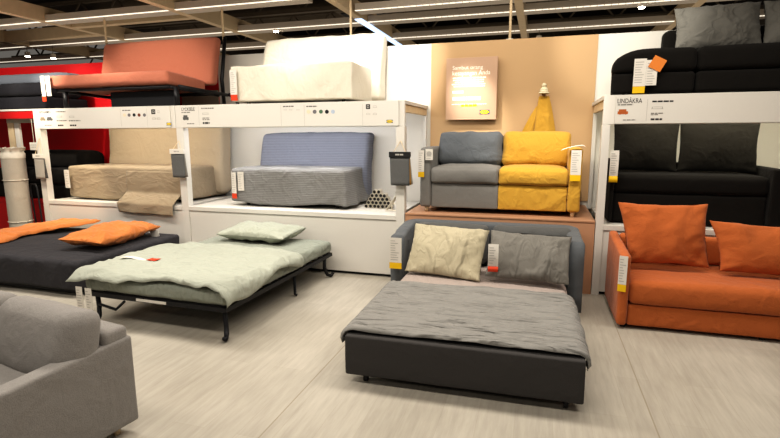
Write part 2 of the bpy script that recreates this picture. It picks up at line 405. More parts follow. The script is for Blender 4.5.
for x, lab in ((-6.41, 'pale support rod behind the left end of the coral sofa'), (-4.34, 'pale support rod behind the right end of the coral sofa'), (-2.42, 'pale support rod rising behind the white sofa'), (-.40, 'pale support rod rising above the rose poster')):
    t = thing('support_rod', lab, 'rod', (x, WY+.06, 2.67), 0, 'rods holding the wall to the ceiling')
    obj('rod', tube([(x, WY+.06, 2.672), (x, WY+.06, 3.3)], .016), 'beam', t); obj('foot_plate', box(x-.04, x+.04, WY+.01, WY+.11, 2.671, 2.68), 'steel', t)
SP = [(-9.83, 7.72, 3.12, 'left of the two lit spotlights over the dark sofas at far left'), (-9.17, 7.72, 3.05, 'right of the two lit spotlights over the dark sofas at far left'),
      (-.098, 9.15, 3.13, 'bright spotlight just above the beige wall'), (1.23, 7.72, 3.24, 'bright spotlight at the top edge over the right stand'), (-4.29, 7.72, 3.26, 'bright spotlight above the white sofa')]
for x, y, z, lab in SP:
    t = thing('ceiling_spotlight', lab, 'spotlight', (x, y, z), 0, 'spotlights')
    obj('can', cyl(x, y, z+.012, min(z+.09, 3.30), .05, .045), 'rail', t, smooth=False); obj('stem', tube([(x, y, min(z+.08, 3.29)), (x, y, 3.304)], .006, 6), 'duct', t)
    obj('bulb', cyl(x, y, z, z+.011, .04), 'bulb', t)

# ------------------------------------------------------------------ display stands
H1 = [('T',-6.248,1.869,0.197,0.033),('t',-5.977,1.870,0.166,0.012),('ib',-6.295,1.785,0.090,0.053),('id',-6.175,1.784,0.101,0.052),('t',-6.208,1.699,0.124,0.010),('g',-6.006,1.808,0.090,0.043),('g',-5.799,1.804,0.088,0.043),('t',-5.971,1.756,0.177,0.012),('t',-5.757,1.753,0.190,0.012),('p',-5.997,1.696,0.098,0.02),('p',-5.790,1.695,0.107,0.02),('t',-4.918,1.869,0.125,0.012),('c',-4.953,1.813,0.046,0.041),('c',-4.881,1.812,0.047,0.041),('c',-4.805,1.812,0.046,0.041),('c',-4.730,1.810,0.046,0.041),('c',-4.650,1.809,0.046,0.041),('k',-4.514,1.847,0.059,0.056),('g',-4.439,1.846,0.034,0.056),('g',-4.511,1.766,0.055,0.044),('g',-4.441,1.765,0.045,0.044),('L',-4.300,1.698,0.069,0.034),('v',-5.011,1.784,0.003,0.22),('v',-4.612,1.778,0.003,0.22)]
H2 = [('T',-4.011,1.868,0.184,0.038),('t',-4.045,1.830,0.126,0.010),('id',-4.052,1.773,0.080,0.063),('t',-3.985,1.699,0.106,0.010),('t',-3.743,1.873,0.172,0.013),('g',-3.774,1.812,0.087,0.045),('t',-3.769,1.762,0.100,0.009),('t',-3.770,1.743,0.100,0.009),('p',-3.771,1.705,0.094,0.02),('t',-2.691,1.875,0.131,0.013),('g',-2.729,1.840,0.040,0.025),('g',-2.663,1.839,0.040,0.025),('g',-2.574,1.837,0.039,0.025),('t',-2.407,1.870,0.127,0.012),('c',-2.446,1.814,0.047,0.044),('c',-2.373,1.812,0.047,0.043),('c',-2.298,1.812,0.046,0.043),('c',-2.228,1.810,0.045,0.043),('c',-2.157,1.809,0.045,0.043),('k',-1.756,1.855,0.047,0.049),('g',-1.680,1.853,0.044,0.042),('g',-1.754,1.780,0.045,0.032),('g',-1.680,1.779,0.044,0.038),('L',-1.518,1.700,0.069,0.032),('v',-3.867,1.788,0.003,0.22),('v',-2.784,1.777,0.003,0.23),('v',-2.498,1.773,0.003,0.226),('v',-1.817,1.772,0.003,0.222)]
H3 = [('T',0.766,1.866,0.205,0.054),('t',0.731,1.825,0.128,0.010),('io',0.714,1.764,0.088,0.052),('t',0.774,1.688,0.108,0.009),('v',0.913,1.774,0.003,0.193),('b',1.036,1.849,0.170,0.014),('g',0.996,1.793,0.097,0.041),('t',1.000,1.745,0.105,0.008),('t',0.977,1.732,0.059,0.007),('p',0.998,1.692,0.097,0.016)]

def broken(bm, x, z, w, h, y, s):
    """a line too small to read: short strokes with word gaps"""
    r = random.Random(s); a = x-w/2
    while a < x+w/2:
        l = min(r.uniform(.016, .05), x+w/2-a); plate(bm, a+l/2, z, l, h, y); a += l+.006

def header_print(board, items, title, dots, y):
    inks = {k: new() for k in ('t', 'g', 'p', 'v', 'b', 'k')}; di = 0
    for i, (k, x, z, w, h) in enumerate(items):
        if k == 'T': text_obj(title, x, z, w, h, y, 'inkd', board, .006)
        elif k == 'c': obj('colour_dot', disc(x, z, w, h, y), dots[di], board); di += 1
        elif k == 'L':
            obj('logo_field', plate(new(), x, z, w, h, y), 'logoblue', board); obj('logo_oval', disc(x, z, w*.94, h*.86, y-.0008), 'inky', board)
            text_obj('IKEA', x, z, w*.66, h*.4, y-.0016, 'logoblue', board, .02, 'logo_lettering')
        elif k in ('ib', 'id', 'io'):
            bm = new(); plate(bm, x, z-h*.2, w, h*.5, y); plate(bm, x-w*.03, z+h*.15, w*.72, h*.5, y-.0006); plate(bm, x-w*.25, z-h*.46, w*.1, h*.14, y); plate(bm, x+w*.3, z-h*.46, w*.1, h*.14, y)
            obj('sofa_picture', bm, {'ib': 'beigef', 'id': 'sampd', 'io': 'orange'}[k], board)
        elif k in ('t', 'p', 'b'):
            bm = new(); broken(bm, x, z, w, h, y, i); obj({'t': 'small_lettering', 'p': 'price_lettering', 'b': 'heading_lettering'}[k], bm, {'t': 'ink', 'p': 'inkd', 'b': 'inkd'}[k], board)
        elif k == 'g':
            b = inks['g']; plate(b, x, z+h*.2, w*.7, h*.08, y); plate(b, x, z-h*.2, w, h*.08, y); plate(b, x-w*.42, z, w*.07, h*.5, y); plate(b, x+w*.42, z, w*.07, h*.5, y)
        elif k == 'k':
            b = inks['k']; plate(b, x, z+h*.38, w, h*.24, y); plate(b, x, z-h*.38, w, h*.24, y); plate(b, x-w*.38, z, w*.24, h*.6, y); plate(b, x+w*.38, z, w*.24, h*.6, y); plate(b, x, z, w*.34, h*.34, y)
        else: plate(inks[k], x, z, w, h, y)
    for k, n_, m in (('t', 'small_lettering', 'ink'), ('g', 'line_drawing', 'inkl'), ('p', 'price_print', 'inkd'), ('v', 'divider_line', 'inkl'), ('b', 'printed_heading', 'inkd'), ('k', 'printed_symbol', 'inkd')):
        if len(inks[k].faces): obj(n_, inks[k], m, board)
        else: inks[k].free()

def stand(label, x0, x1, posts, items, title, dots, warm, railx=None, back=True):
    t = thing('display_stand', label, 'display stand', ((x0+x1)/2, FY, 0), 0, 'white display stands')
    for (a, b) in posts:
        obj('post', box(a, b, FY, FY+.09, 0, 1.648, .002), 'white', t)
    obj('header_board_frame', box(x0, x1, FY+.002, FY+.04, 1.65, 1.915, .002), 'white', t)
    hb = obj('header_board', box(x0+.10, x1-.06, FY-.012, FY+.001, 1.655, 1.913, .001), 'white', t)
    header_print(hb, items, title, dots, FY-.0135)
    pa, pb = posts[0][1]+.001, (posts[-1][0]-.001 if len(posts) > 1 else x1-.001)
    obj('platform_top', box(pa, pb, FY, WY-.03, .65, .70, .002), 'white', t)
    obj('front_panel', box(pa, pb, FY+.012, FY+.03, .035, .645, .001), 'white', t)
    obj('toe_kick', box(pa, pb, FY+.06, FY+.08, 0, .033), 'black', t)
    obj('top_shelf', box(x0, x1, FY+.042, WY-.03, 1.88, 1.915, .002), 'white', t)
    for x in railx or ():
        obj('side_rail', box(x-.02, x+.02, FY+.092, WY-.03, 1.80, 1.878, .002), 'lightwood', t); obj('rear_post', box(x-.02, x+.02, WY-.07, WY-.03, .702, 1.799), 'white', t)
    l = obj('lamp_strip', box(x0+.3, x1-.3, FY+.10, FY+.14, 1.865, 1.879), 'led', t)
    ld = bpy.data.lights.new('bay_lamp', 'AREA'); ld.shape = 'RECTANGLE'; ld.size = x1-x0-.5; ld.size_y = .08; ld.energy = warm[0]; ld.color = warm[1]
    lo_ = bpy.data.objects.new('bay_lamp', ld); COL.objects.link(lo_); lo_.parent = t
    lo_.location = (0, .20, 1.855); lo_.rotation_euler = (R(25), 0, 0)
    return t
stand('white display stand at left holding the tan covered sofa', -6.476, -4.215, [(-6.476, -6.376)], H1, 'NYHAMN', ['dotbeige', 'dotgrey', 'dotblack', 'dotbrown', 'dotgrey'], (13, (1, .88, .70)))
stand('white display stand in the middle holding the lavender ribbed sofa', -4.21, -1.36, [(-4.21, -4.11), (-1.455, -1.36)], H2, 'LYCKSELE', ['dotbeige', 'dotgrey', 'dotgreen', 'dotblack', 'dotblue'], (20, (.97, .97, 1)), (-1.40,))
stand('white display stand at right holding the black sofa with two cushions', .55, 3.1, [(.55, .62), (3.03, 3.1)], H3, 'LINDÅKRA', [], (12, (1, .93, .72)), (.59,))
pl = thing('display_plinth', 'copper brown plinth carrying the half grey half mustard sofa', 'plinth', (-.4, FY, 0))
obj('plinth_top', box(-1.352, .545, FY-.004, WY-.03, .718, .735, .002), 'brown', pl); obj('front_panel', box(-1.352, .545, FY+.004, FY+.025, 0, .717, .001), 'brown', pl)
# far-left red unit
t = thing('red_display_stand', 'red fronted display stand at far left with a white top edge', 'display stand', (-7.6, 5.2, 0))
obj('header_board', box(-9, -6.49, 5.2, 5.23, 1.80, 1.90), 'shopred', t); obj('top_shelf', box(-9, -6.49, 5.19, WY-.03, 1.901, 1.925), 'white', t, label='white top shelf')
obj('inner_rail', box(-7.35, -6.55, 5.34, 5.37, 1.745, 1.81), 'steel', t); obj('inner_post', box(-7.35, -7.24, 5.345, 5.375, .66, 1.744), 'lightwood', t); obj('inner_post', box(-7.22, -7.13, 5.345, 5.375, .66, 1.744), 'white', t)
obj('platform_top', box(-9, -6.49, 5.3, WY-.03, .60, .65), 'shopred', t); obj('front_panel', box(-9, -6.49, 5.31, 5.33, 0, .599), 'shopred', t)
# sofa seen only through the gaps at far left
def lump_sofa(lab, x0, x1, y0, z, hseat, hback, m1, m2):
    t = thing('dark_sofa', lab, 'sofa', ((x0+x1)/2, y0, z), 0, 'dark sofas at far left')
    obj('base', softbox(x0+.02, x1-.02, y0+.02, 6.1, z+.002, z+hseat*.5, .04, amp=.004), m1, t, smooth=True)
    for k in range(2):
        w = (x1-x0)/2; obj('seat_cushion', softbox(x0+k*w+.01, x0+(k+1)*w-.01, y0, 6.0, z+hseat*.5+.002, z+hseat, .06, .02, .01, .006, seed=k), m1, t, smooth=True)
    obj('backrest', softbox(x0, x1, 5.75, 6.12, z+hseat+.002, z+hback, .09, .02, amp=.006), m2, t, smooth=True)
    return t
lump_sofa('dark sofa behind the red stand, seen past the left post', -8.0, -6.42, 5.42, .652, .42, .68, 'blackf', 'blackf')
lump_sofa('dark sofa with a grey blue top on the far left shelf', -8.4, -6.62, 5.35, 1.93, .36, .50, 'navy', 'navyl')

# ------------------------------------------------------------------ price tags
def price_tag(lab, x, y, z, w, h, band=None, loc_rot=0, extra=None, bandh=.2, tilt=0, curl=0):
    t = thing('hanging_price_tag', lab, 'price tag', (x, y, z), loc_rot, 'price tags on the furniture')
    def slip(za, zb, yy):
        bm = new(); n = 8
        P = []
        for i in range(n+1):
            f = i/n; zz = za+(zb-za)*f; bow = .012*math.sin(f*math.pi)*curl
            P.append([Vector((x+s*w/2, yy-bow, zz)) for s in (-1, 1)])
        for dy in (0, .0025):
            rows = [[bm.verts.new(p+Vector((0, dy, 0))) for p in r] for r in P]
            for i in range(n): bm.faces.new((rows[i][0], rows[i][1], rows[i+1][1], rows[i+1][0]))
        return bm
    zt, zb = z+h/2, z-h/2
    zc = zb+h*bandh if band else zb
    card = obj('card', slip(zc, zt, y), 'paper', t)
    bm = new(); r = random.Random(lab)
    for i in range(int(h*(1-bandh if band else 1)/.022)-1):
        zz = zt-.03-i*.022; l = w*r.uniform(.35, .75)
        plate(bm, x-w*.4+l/2, zz, l, .007, y-.001-.012*curl)
    if len(bm.faces): obj('small_lettering', bm, 'inkl', card)
    else: bm.free()
    if band: obj('price_band', slip(zb, zc-.001, y), band, t)
    if tilt: t.rotation_euler[1] = R(tilt)
    return t
price_tag('red ended price tag at the left end of the coral seat', -6.15, 4.985, 2.16, .065, .32, 'redp')
price_tag('plain white price tag beside the red ended one on the coral seat', -6.055, 4.98, 2.19, .078, .25)
price_tag('price tag on the front left corner of the tan sofa', -6.136, 5.17, .985, .085, .245)
price_tag('red ended price tag on the left corner of the lavender ribbed sofa', -3.57, 5.235, .955, .064, .32, 'redp')
price_tag('plain price tag second from the left corner of the lavender ribbed sofa', -3.47, 5.235, 1.01, .084, .23)
price_tag('red ended price tag on the left corner of the white sofa', -3.40, 5.085, 2.125, .09, .34, 'redp')
price_tag('yellow ended price tag on the grey arm of the two colour sofa', -1.205, 5.17, 1.256, .065, .285, 'yellowp')
t = price_tag('square white tag with a round mark on the grey arm', -1.118, 5.165, 1.354, .08, .115)
obj('round_mark', disc(-1.118, 1.362, .055, .055, 5.162), 'inkl', t)
t = price_tag('yellow ended price tag on the mustard arm of the two colour sofa', .345, 5.155, 1.258, .095, .30, 'yellowp')
price_tag('yellow ended price tag over the left arm of the open sofa bed', -1.222, 4.235, .49, .115, .29, 'yellowp')
price_tag('yellow ended price tag on the arm of the orange sofa', .672, 4.145, .47, .062, .29, 'yellowp', -18)
price_tag('yellow ended price tag on the black sofa on top of the right stand', .83, 5.045, 2.075, .10, .30, 'yellowp')
price_tag('plain white price tag beside the yellow ended one on the top black sofa', .925, 5.04, 2.10, .09, .22)
t = thing('hanging_orange_tag', 'orange diamond tag hung over the white tags on the top black sofa', 'tag', (.965, 5.03, 2.175), 0)
obj('card', add_box(new(), -.055, .055, 0, .003, -.055, .055, 0, Matrix.Translation((.965, 5.03, 2.175)) @ Matrix.Rotation(R(28), 4, 'Y')), 'orangep', t)
price_tag('yellow ended price tag over the arm of the black sofa in the right stand', .678, 5.09, 1.26, .075, .30, 'yellowp', curl=1)
price_tag('left of the two white tags hanging from the sage green bed', -3.55, 2.985, .245, .066, .20)
price_tag('right of the two white tags hanging from the sage green bed', -3.455, 2.985, .24, .066, .20)

# ------------------------------------------------------------------ covered sofas (slipcover seat + leaning back)
def cover_sofa(lab, x0, x1, y0, yb, z0, zs, zt, mseat, mback, lean=.16, seed=1, skirt=None, amp=.006, name='covered_sofa', dep=.95, feet=True, bx=.0, bx1=0, rr=.035):
    t = thing(name, lab, 'sofa', ((x0+x1)/2, y0, z0), 0, 'sofas in loose covers')
    obj('seat', softbox(x0, x1, y0, y0+dep, z0+.03 if feet else z0+.004, zs, rr, .008, .006, amp, 5, seed, warp=skirt), mseat, t, smooth=True)
    def lw(q, u, w, tt):
        q.y += lean*max(0, (q.z-zs))/(zt-zs)
        return q
    obj('backrest', softbox(x0+bx+.005, x1+bx1-.005, yb, yb+.24, z0+.06, zt, .05, .015, .02, amp, 7, seed+3, warp=lw), mback, t, smooth=True)
    if feet:
        for a in (x0+.15, x1-.15):
            for b in (y0+.12, y0+dep-.12): obj('leg', cyl(a, b, z0+.001, z0+.06, .02), 'black', t)
    return t

# lavender ribbed sofa
def skirt_blue(q, u, w, t):
    if t < .3:
        k = (.3-t)/1.3
        q.x += .05*k*u*abs(u)**3; q.z += .02*k*math.sin(q.x*5+1)
        if w < 0: q.y -= .02*k*math.sin(q.x*9)
        if u > .9: q.x += .03*k*math.sin(q.y*14)
    q.z = max(q.z, .706)
    return q
cover_sofa('ribbed lavender blue sofa in the middle stand', -3.62, -2.12, 5.26, 5.86, .703, 1.165, 1.585, 'blue', 'bluelav', .12, 2, skirt_blue, .010, bx=.02, bx1=.06)
# white sofa on top
cover_sofa('off white covered sofa on top of the middle stand', -3.46, -1.96, 5.12, 5.78, 1.917, 2.34, 2.765, 'whitef', 'whitef', .12, 5, None, .014, bx=.0, dep=1.0, bx1=.11, rr=.022)
# tan sofa
def skirt_tan(q, u, w, t):
    fold = noise.noise(Vector((q.x*5, q.z*3, 1.3)))*.025*(1-max(0, t))
    if w < 0: q.y += fold - .02*(1-t)/2
    if w < -.7 and t < .9: q.z -= .02*math.sin((q.x+6.2)*2.6)*(1-t)/2
    q.z = max(q.z, .706); q.y = max(q.y, 5.205)
    return q
tan = cover_sofa('tan covered sofa in the left stand', -6.2, -4.33, 5.24, 5.92, .703, 1.155, 1.80, 'beigef', 'beigeb', .06, 8, skirt_tan, .012, dep=.98, bx1=.12)
def tanflap(u, v):
    x = -5.16+.85*u; y, z = 5.2, 1.11-.515*v-.02*u*v
    fold = .016*math.sin(u*11+v*7) + .012*noise.noise(Vector((u*6, v*3, 2)))
    y = 5.203-.02*min(1, v*4)-.165*min(1, max(0, (v-.52)/.24))+fold*min(1, max(0, v-.3)*2)*.6
    return (x+.008*noise.noise(Vector((v*3, u, 5))), y, z)
obj('cover_flap', sheet(30, 30, tanflap, .003), 'beigef', tan, smooth=True)

# coral sofa: thin slab seat on a black metal frame, on top of the left stand
t = thing('coral_sofa', 'coral sofa on a black metal frame on top of the left stand', 'sofa', (-5.2, 5.02, 1.917))
def cseat(q, u, w, tt):
    q.z -= .055*(w+1)/2
    return q
obj('seat', softbox(-6.12, -4.25, 5.02, 5.74, 2.175, 2.325, .04, .006, .01, .004, 5, 3, warp=cseat), 'coral', t, smooth=True)
def cback(q, u, w, tt):
    q.y += .14*(q.z-2.2)/.6
    return q
obj('backrest', softbox(-6.03, -4.16, 5.72, 5.87, 2.22, 2.85, .045, .012, .02, .004, 5, 4, warp=cback), 'coral', t, smooth=True)
bm = new()
add_tube(bm, [(-6.05, 5.1, 2.14), (-4.30, 5.1, 2.14)], .022); add_tube(bm, [(-6.05, 5.85, 2.11), (-4.10, 5.85, 2.11)], .022)
for x in (-6.05, -4.30, -4.16): add_tube(bm, [(x, 5.1, 2.14), (x+.08, 5.95, 2.10)], .022)
obj('seat_frame', bm, 'black', t, smooth=True)
bm = new(); add_tube(bm, [(-4.16, 5.98, 1.99), (-4.14, 5.93, 2.3), (-4.14, 6.05, 2.87)], .025); add_tube(bm, [(-6.0, 5.98, 1.99), (-6.0, 5.93, 2.3), (-6.0, 6.06, 2.82)], .02); add_tube(bm, [(-6.0, 6.06, 2.80), (-4.14, 6.06, 2.80)], .02)
obj('back_frame', bm, 'black', t, smooth=True)
for x in (-5.95, -4.22):
    obj('leg', tube([(x, 5.12, 2.13), (x, 5.12, 1.918)], .03), 'black', t, smooth=True)
for x in (-6.0, -4.02):
    obj('rear_leg', tube([(x, 5.9, 2.10), (x+.02, 5.98, 2.08), (x+.04, 6.02, 2.03), (x+.04, 6.03, 1.918)], .025), 'black', t, smooth=True)
obj('storage_box', box(-5.30, -4.30, 5.2, 5.28, 1.92, 2.11, .01), 'black', t)

# ------------------------------------------------------------------ half grey, half mustard sofa on the plinth
t = thing('two_colour_sofa', 'sofa half mid grey and half mustard on the copper plinth', 'sofa', (-.4, 5.2, .736))
z0 = .79; xs = -.395
for s, (a, b), m in ((-1, (-1.225, -1.105), 'gy'), (1, (.285, .41), 'yel')):
    obj('arm', softbox(a, b, 5.2, 6.02, z0, 1.425, .028, .006, .004, .003, 8, s), m, t, smooth=True, label='grey arm' if s < 0 else 'mustard arm')
for (a, b), m, l in (((-1.103, xs-.001), 'gy', 'grey'), ((xs+.001, .283), 'yel', 'mustard')):
    obj('base_panel', softbox(a, b, 5.215, 5.95, z0, 1.045, .012, 0, .004, .005, 7, 2), m, t, smooth=True, label=l+' half of the base')
    obj('seat_cushion', softbox(a, b, 5.185, 5.70, 1.05, 1.215, .03, .03, .02, .007, 8, 4), m, t, smooth=True, label=l+' half of the seat cushion')
obj('backrest', softbox(-1.10, .28, 5.80, 6.02, 1.0, 1.45, .05, 0, 0, .003), 'gy', t, smooth=True)
for i, (a, b, m) in enumerate(((-1.11, -.39, 'gyc'), (-.40, .32, 'yel'))):
    bm = softbox(-.355, .355, -.10, .10, -.19, .19, .06, 0, .035, .016, 8, 11+i)
    obj('back_cushion', place(bm, ((a+b)/2, 5.69, 1.40), 12), m, t, smooth=True, label=('blue grey' if i == 0 else 'mustard')+' back cushion')
for x in (-1.16, .345):
    for y in (5.27, 5.95): obj('leg', cyl(x, y, .736, .79, .02, .026), 'lightwood', t, smooth=True)
t2 = thing('hanging_tag_strap', 'white strap laid over the mustard arm above the price tag', 'strap', (.34, 5.19, 1.43))
def strap(u, v):
    x = .20+.23*u; return (x, 5.14+.05*v, 1.455-.05*(1-u)**2+.0-.03*max(0, u-.85)*4)
obj('strap', sheet(12, 2, strap, .006), 'paper', t2, smooth=True)

# poster
t = thing('hanging_sign_panel', 'rose beige square sign with white lettering hung on the beige wall', 'sign', (-.82, 6.13, 2.1))
pn = obj('panel', box(-1.126, -.517, 6.13, 6.19, 1.741, 2.468, .003), 'poster', t); obj('bracket', box(-.9, -.74, 6.191, 6.229, 2.0, 2.3), 'black', t)
py = 6.128
text_obj('Sambut orang', -.868, 2.348, .361, .056, py, 'inkw', pn, .0); text_obj('kesayangan Anda', -.824, 2.283, .449, .066, py, 'inkw', pn, .0)
bm = new()
for i in range(5): broken(bm, -.845+(-.01 if i % 2 else 0), 2.234-i*.0247, .40-(i % 3)*.03, .012, py, i)
broken(bm, -.843, 1.925, .416, .009, py, 9); obj('small_lettering', bm, 'inkw', pn)
bm = new(); plate(bm, -.978, 2.069, .133, .028, py); broken(bm, -.872, 1.992, .342, .04, py, 22); obj('printed_heading', bm, 'inkw', pn)
bm = new(); broken(bm, -.843, 1.911, .188, .026, py-.0005, 5); obj('yellow_print', bm, 'inky', pn)
obj('logo_field', plate(new(), -.655, 1.829, .117, .052, py), 'logoblue', pn); obj('logo_oval', disc(-.655, 1.829, .11, .046, py-.0006), 'inky', pn); text_obj('IKEA', -.655, 1.829, .075, .022, py-.0012, 'logoblue', pn, .02, 'logo_lettering')

# yellow throw and bobble hat on a peg
t = thing('wall_hook', 'brown peg on the beige wall carrying the mustard throw', 'hook', (.017, 6.2, 2.03))
obj('peg', tube([(.017, 6.229, 2.03), (.017, 6.12, 2.045)], .022, 10), 'peg', t, smooth=True)
def throw_part(cx, topx, topz, w0, w1, zb, lean, seed):
    def f(u, v):
        k = v**.8; w = w0+(w1-w0)*k; z = topz+(zb-topz)*v
        x = topx+(cx-topx)*k+(u-.5)*w
        y = 6.16-.035*math.cos((u-.5)*math.pi*.9)-.03*math.sin(u*11+seed)*k*.5-.02*k
        return (x, y, z)
    return sheet(24, 24, f, .012)
t = thing('hanging_throw', 'mustard yellow throw hanging from the peg behind the sofa', 'throw', (.017, 6.15, 1.8))
obj('front_drape', throw_part(.05, .02, 2.0, .11, .27, 1.50, 0, 0), 'yel', t, smooth=True)
bm = throw_part(-.15, -.02, 1.90, .05, .22, 1.48, 0, 2); bmesh.ops.translate(bm, vec=(0, .03, 0), verts=bm.verts)
obj('side_drape', bm, 'yel', t, smooth=True)
t = thing('hanging_bobble_hat', 'cream knitted bobble hat hung at the top of the mustard throw', 'hat', (.017, 6.1, 2.06))
bm = new(); bmesh.ops.create_uvsphere(bm, u_segments=20, v_segments=12, radius=.046)
for v in bm.verts: v.co = Vector((v.co.x, v.co.y*.8, max(v.co.z, -.03)*1.0))
bmesh.ops.translate(bm, vec=(.017, 6.07, 2.055), verts=bm.verts); obj('crown', bm, 'knit', t, smooth=True)
bm = tube([(.017+.047*math.cos(a*math.pi/10), 6.07+.038*math.sin(a*math.pi/10), 2.03) for a in range(21)], .012, 8); obj('brim', bm, 'knit', t, smooth=True)
bm = new(); bmesh.ops.create_icosphere(bm, subdivisions=3, radius=.028)
for v in bm.verts: v.co *= 1+.15*noise.noise(v.co*90)
bmesh.ops.translate(bm, vec=(.017, 6.07, 2.112), verts=bm.verts); obj('bobble', bm, 'knit', t, smooth=True)

# ------------------------------------------------------------------ right stand: black sofas
t = thing('black_sofa', 'black sofa with two square cushions inside the right stand', 'sofa', (1.35, 5.2, .701))
obj('base', softbox(.705, 1.985, 5.2, 6.1, .715, 1.0, .03, 0, .005, .003, 6, 1), 'blackf', t, smooth=True)
obj('seat', softbox(.705, 1.985, 5.185, 6.05, 1.003, 1.178, .04, .01, .01, .004, 6, 2), 'blackf', t, smooth=True)
for a, b in ((.665, .702), (1.987, 2.10)):
    obj('arm', softbox(a, b, 5.15, 6.1, .715, 1.32 if a < 1 else 1.25, .016, 0, 0, .003, 6, 3), 'blackf', t, smooth=True)
obj('backrest', softbox(.765, 1.985, 5.98, 6.1, 1.185, 1.26, .03), 'blackf', t, smooth=True)
for i, (a, b, lab) in enumerate(((.708, 1.30, 'left of the two charcoal cushions on the black sofa in the right stand'), (1.30, 1.975, 'right of the two charcoal cushions on the black sofa in the right stand'))):
    bm = place(pillow(b-a, .48, .15, 20+i, .010, pinch=.045), ((a+b)/2, 5.50, 1.435), 8, 0, 1)
    tag(obj('cushion', bm, 'blackf2', None, ((a+b)/2, 5.74, 1.23), True), lab, 'cushion', 'charcoal cushions on the black sofa')
t = thing('top_black_sofa', 'rounded black sofa with slate cushions on top of the right stand', 'sofa', (1.6, 5.08, 1.917))
def rl_(q, u, w, tt):
    # rounded left end
    if q.x < .88:
        k = (.88-q.x)/.28
        if q.z > 2.115: q.z -= .095*k**2.2*min(1, (q.z-2.115)/.15)
        q.y += .05*k*k*(w < 0); q.x += min(1, k)*.125*max(0, q.y-5.1)
    return q
for (a, b), s in (((.60, 1.292), 1), ((1.296, 2.6), 2)):
    obj('base', softbox(a+.004, b-.004, 5.09, 6.1, 1.932, 2.108, .03, 0, .004, .003, 6, s, warp=rl_ if a < 1 else None), 'blackf', t, smooth=True)
    obj('seat', softbox(a, b, 5.08, 6.08, 2.112, 2.315, .05, .02, .012, .005, 6, s+2, warp=rl_ if a < 1 else None), 'blackf', t, smooth=True)
obj('backrest', softbox(1.18, 2.6, 5.92, 6.12, 2.30, 2.62, .06), 'blackf', t, smooth=True)
for x in (.75, 2.4):
    for y in (5.2, 6.0): obj('leg', cyl(x, y, 1.916, 1.935, .025), 'black', t)
for i, (a, lab) in enumerate(((1.585, 'slate grey cushion at the left on the black sofa on top of the right stand'), (2.33, 'slate grey cushion cut by the frame edge on top of the right stand'))):
    bm = place(pillow(.735, .45, .22, 30+i, .022, 8), (a, 5.70, 2.575), 16, 0, -1 if i == 0 else 1)
    tag(obj('cushion', bm, 'cushg', None, (a, 5.70, 2.33), True), lab, 'cushion', 'slate cushions on the top black sofa')

# ------------------------------------------------------------------ orange sofa (right foreground)
t = thing('orange_sofa', 'bright orange sofa with low arms at the right', 'sofa', (1.7, 4.2, 0))
def armw(q, u, w, tt):
    if tt > 0: q.z += .03*w*tt
    q.x -= .03*max(0, w)*0
    return q
for a, b in ((.655, .735), (2.63, 2.71)):
    obj('arm', softbox(a, b, 4.17, 4.96, .03, .645, .03, 0, 0, .002, 6, 2, warp=armw), 'orange', t, smooth=True)
obj('base', softbox(.738, 2.627, 4.20, 4.94, .03, .203, .02, 0, .003, .003, 6, 3), 'orange', t, smooth=True)
obj('seat', softbox(.738, 2.627, 4.185, 4.93, .208, .405, .045, .012, .01, .005, 6, 4), 'orange', t, smooth=True)
obj('backrest', softbox(.738, 2.627, 4.85, 4.965, .415, .66, .04, 0, 0, .003, 6, 5), 'orange', t, smooth=True)
for x in (.72, 1.7, 2.66):
    for y in (4.26, 4.9): obj('foot', cyl(x, y, 0, .031, .022), 'black', t)
for i, (cx, cz, cy, w, h, roll, tl, lab) in enumerate(((1.045, .722, 4.60, .655, .53, -.5, 7, 'orange cushion standing upright beside the left arm of the orange sofa'), (1.85, .640, 4.56, .88, .41, 2.0, 12, 'wide orange cushion leaning low at the right end of the orange sofa'))):
    bm = pillow(w, h, .19, 40+i, .022, 7, .07)
    for v in bm.verts: v.co.x = v.co.x*(1+(.14, 0)[i]*v.co.z)-(.113, .24)[i]*v.co.z
    bm = place(bm, (cx, cy, cz), tl, 0, roll)
    tag(obj('cushion', bm, 'orange', None, (cx, cy, .41), True), lab, 'cushion', 'orange cushions on the orange sofa')

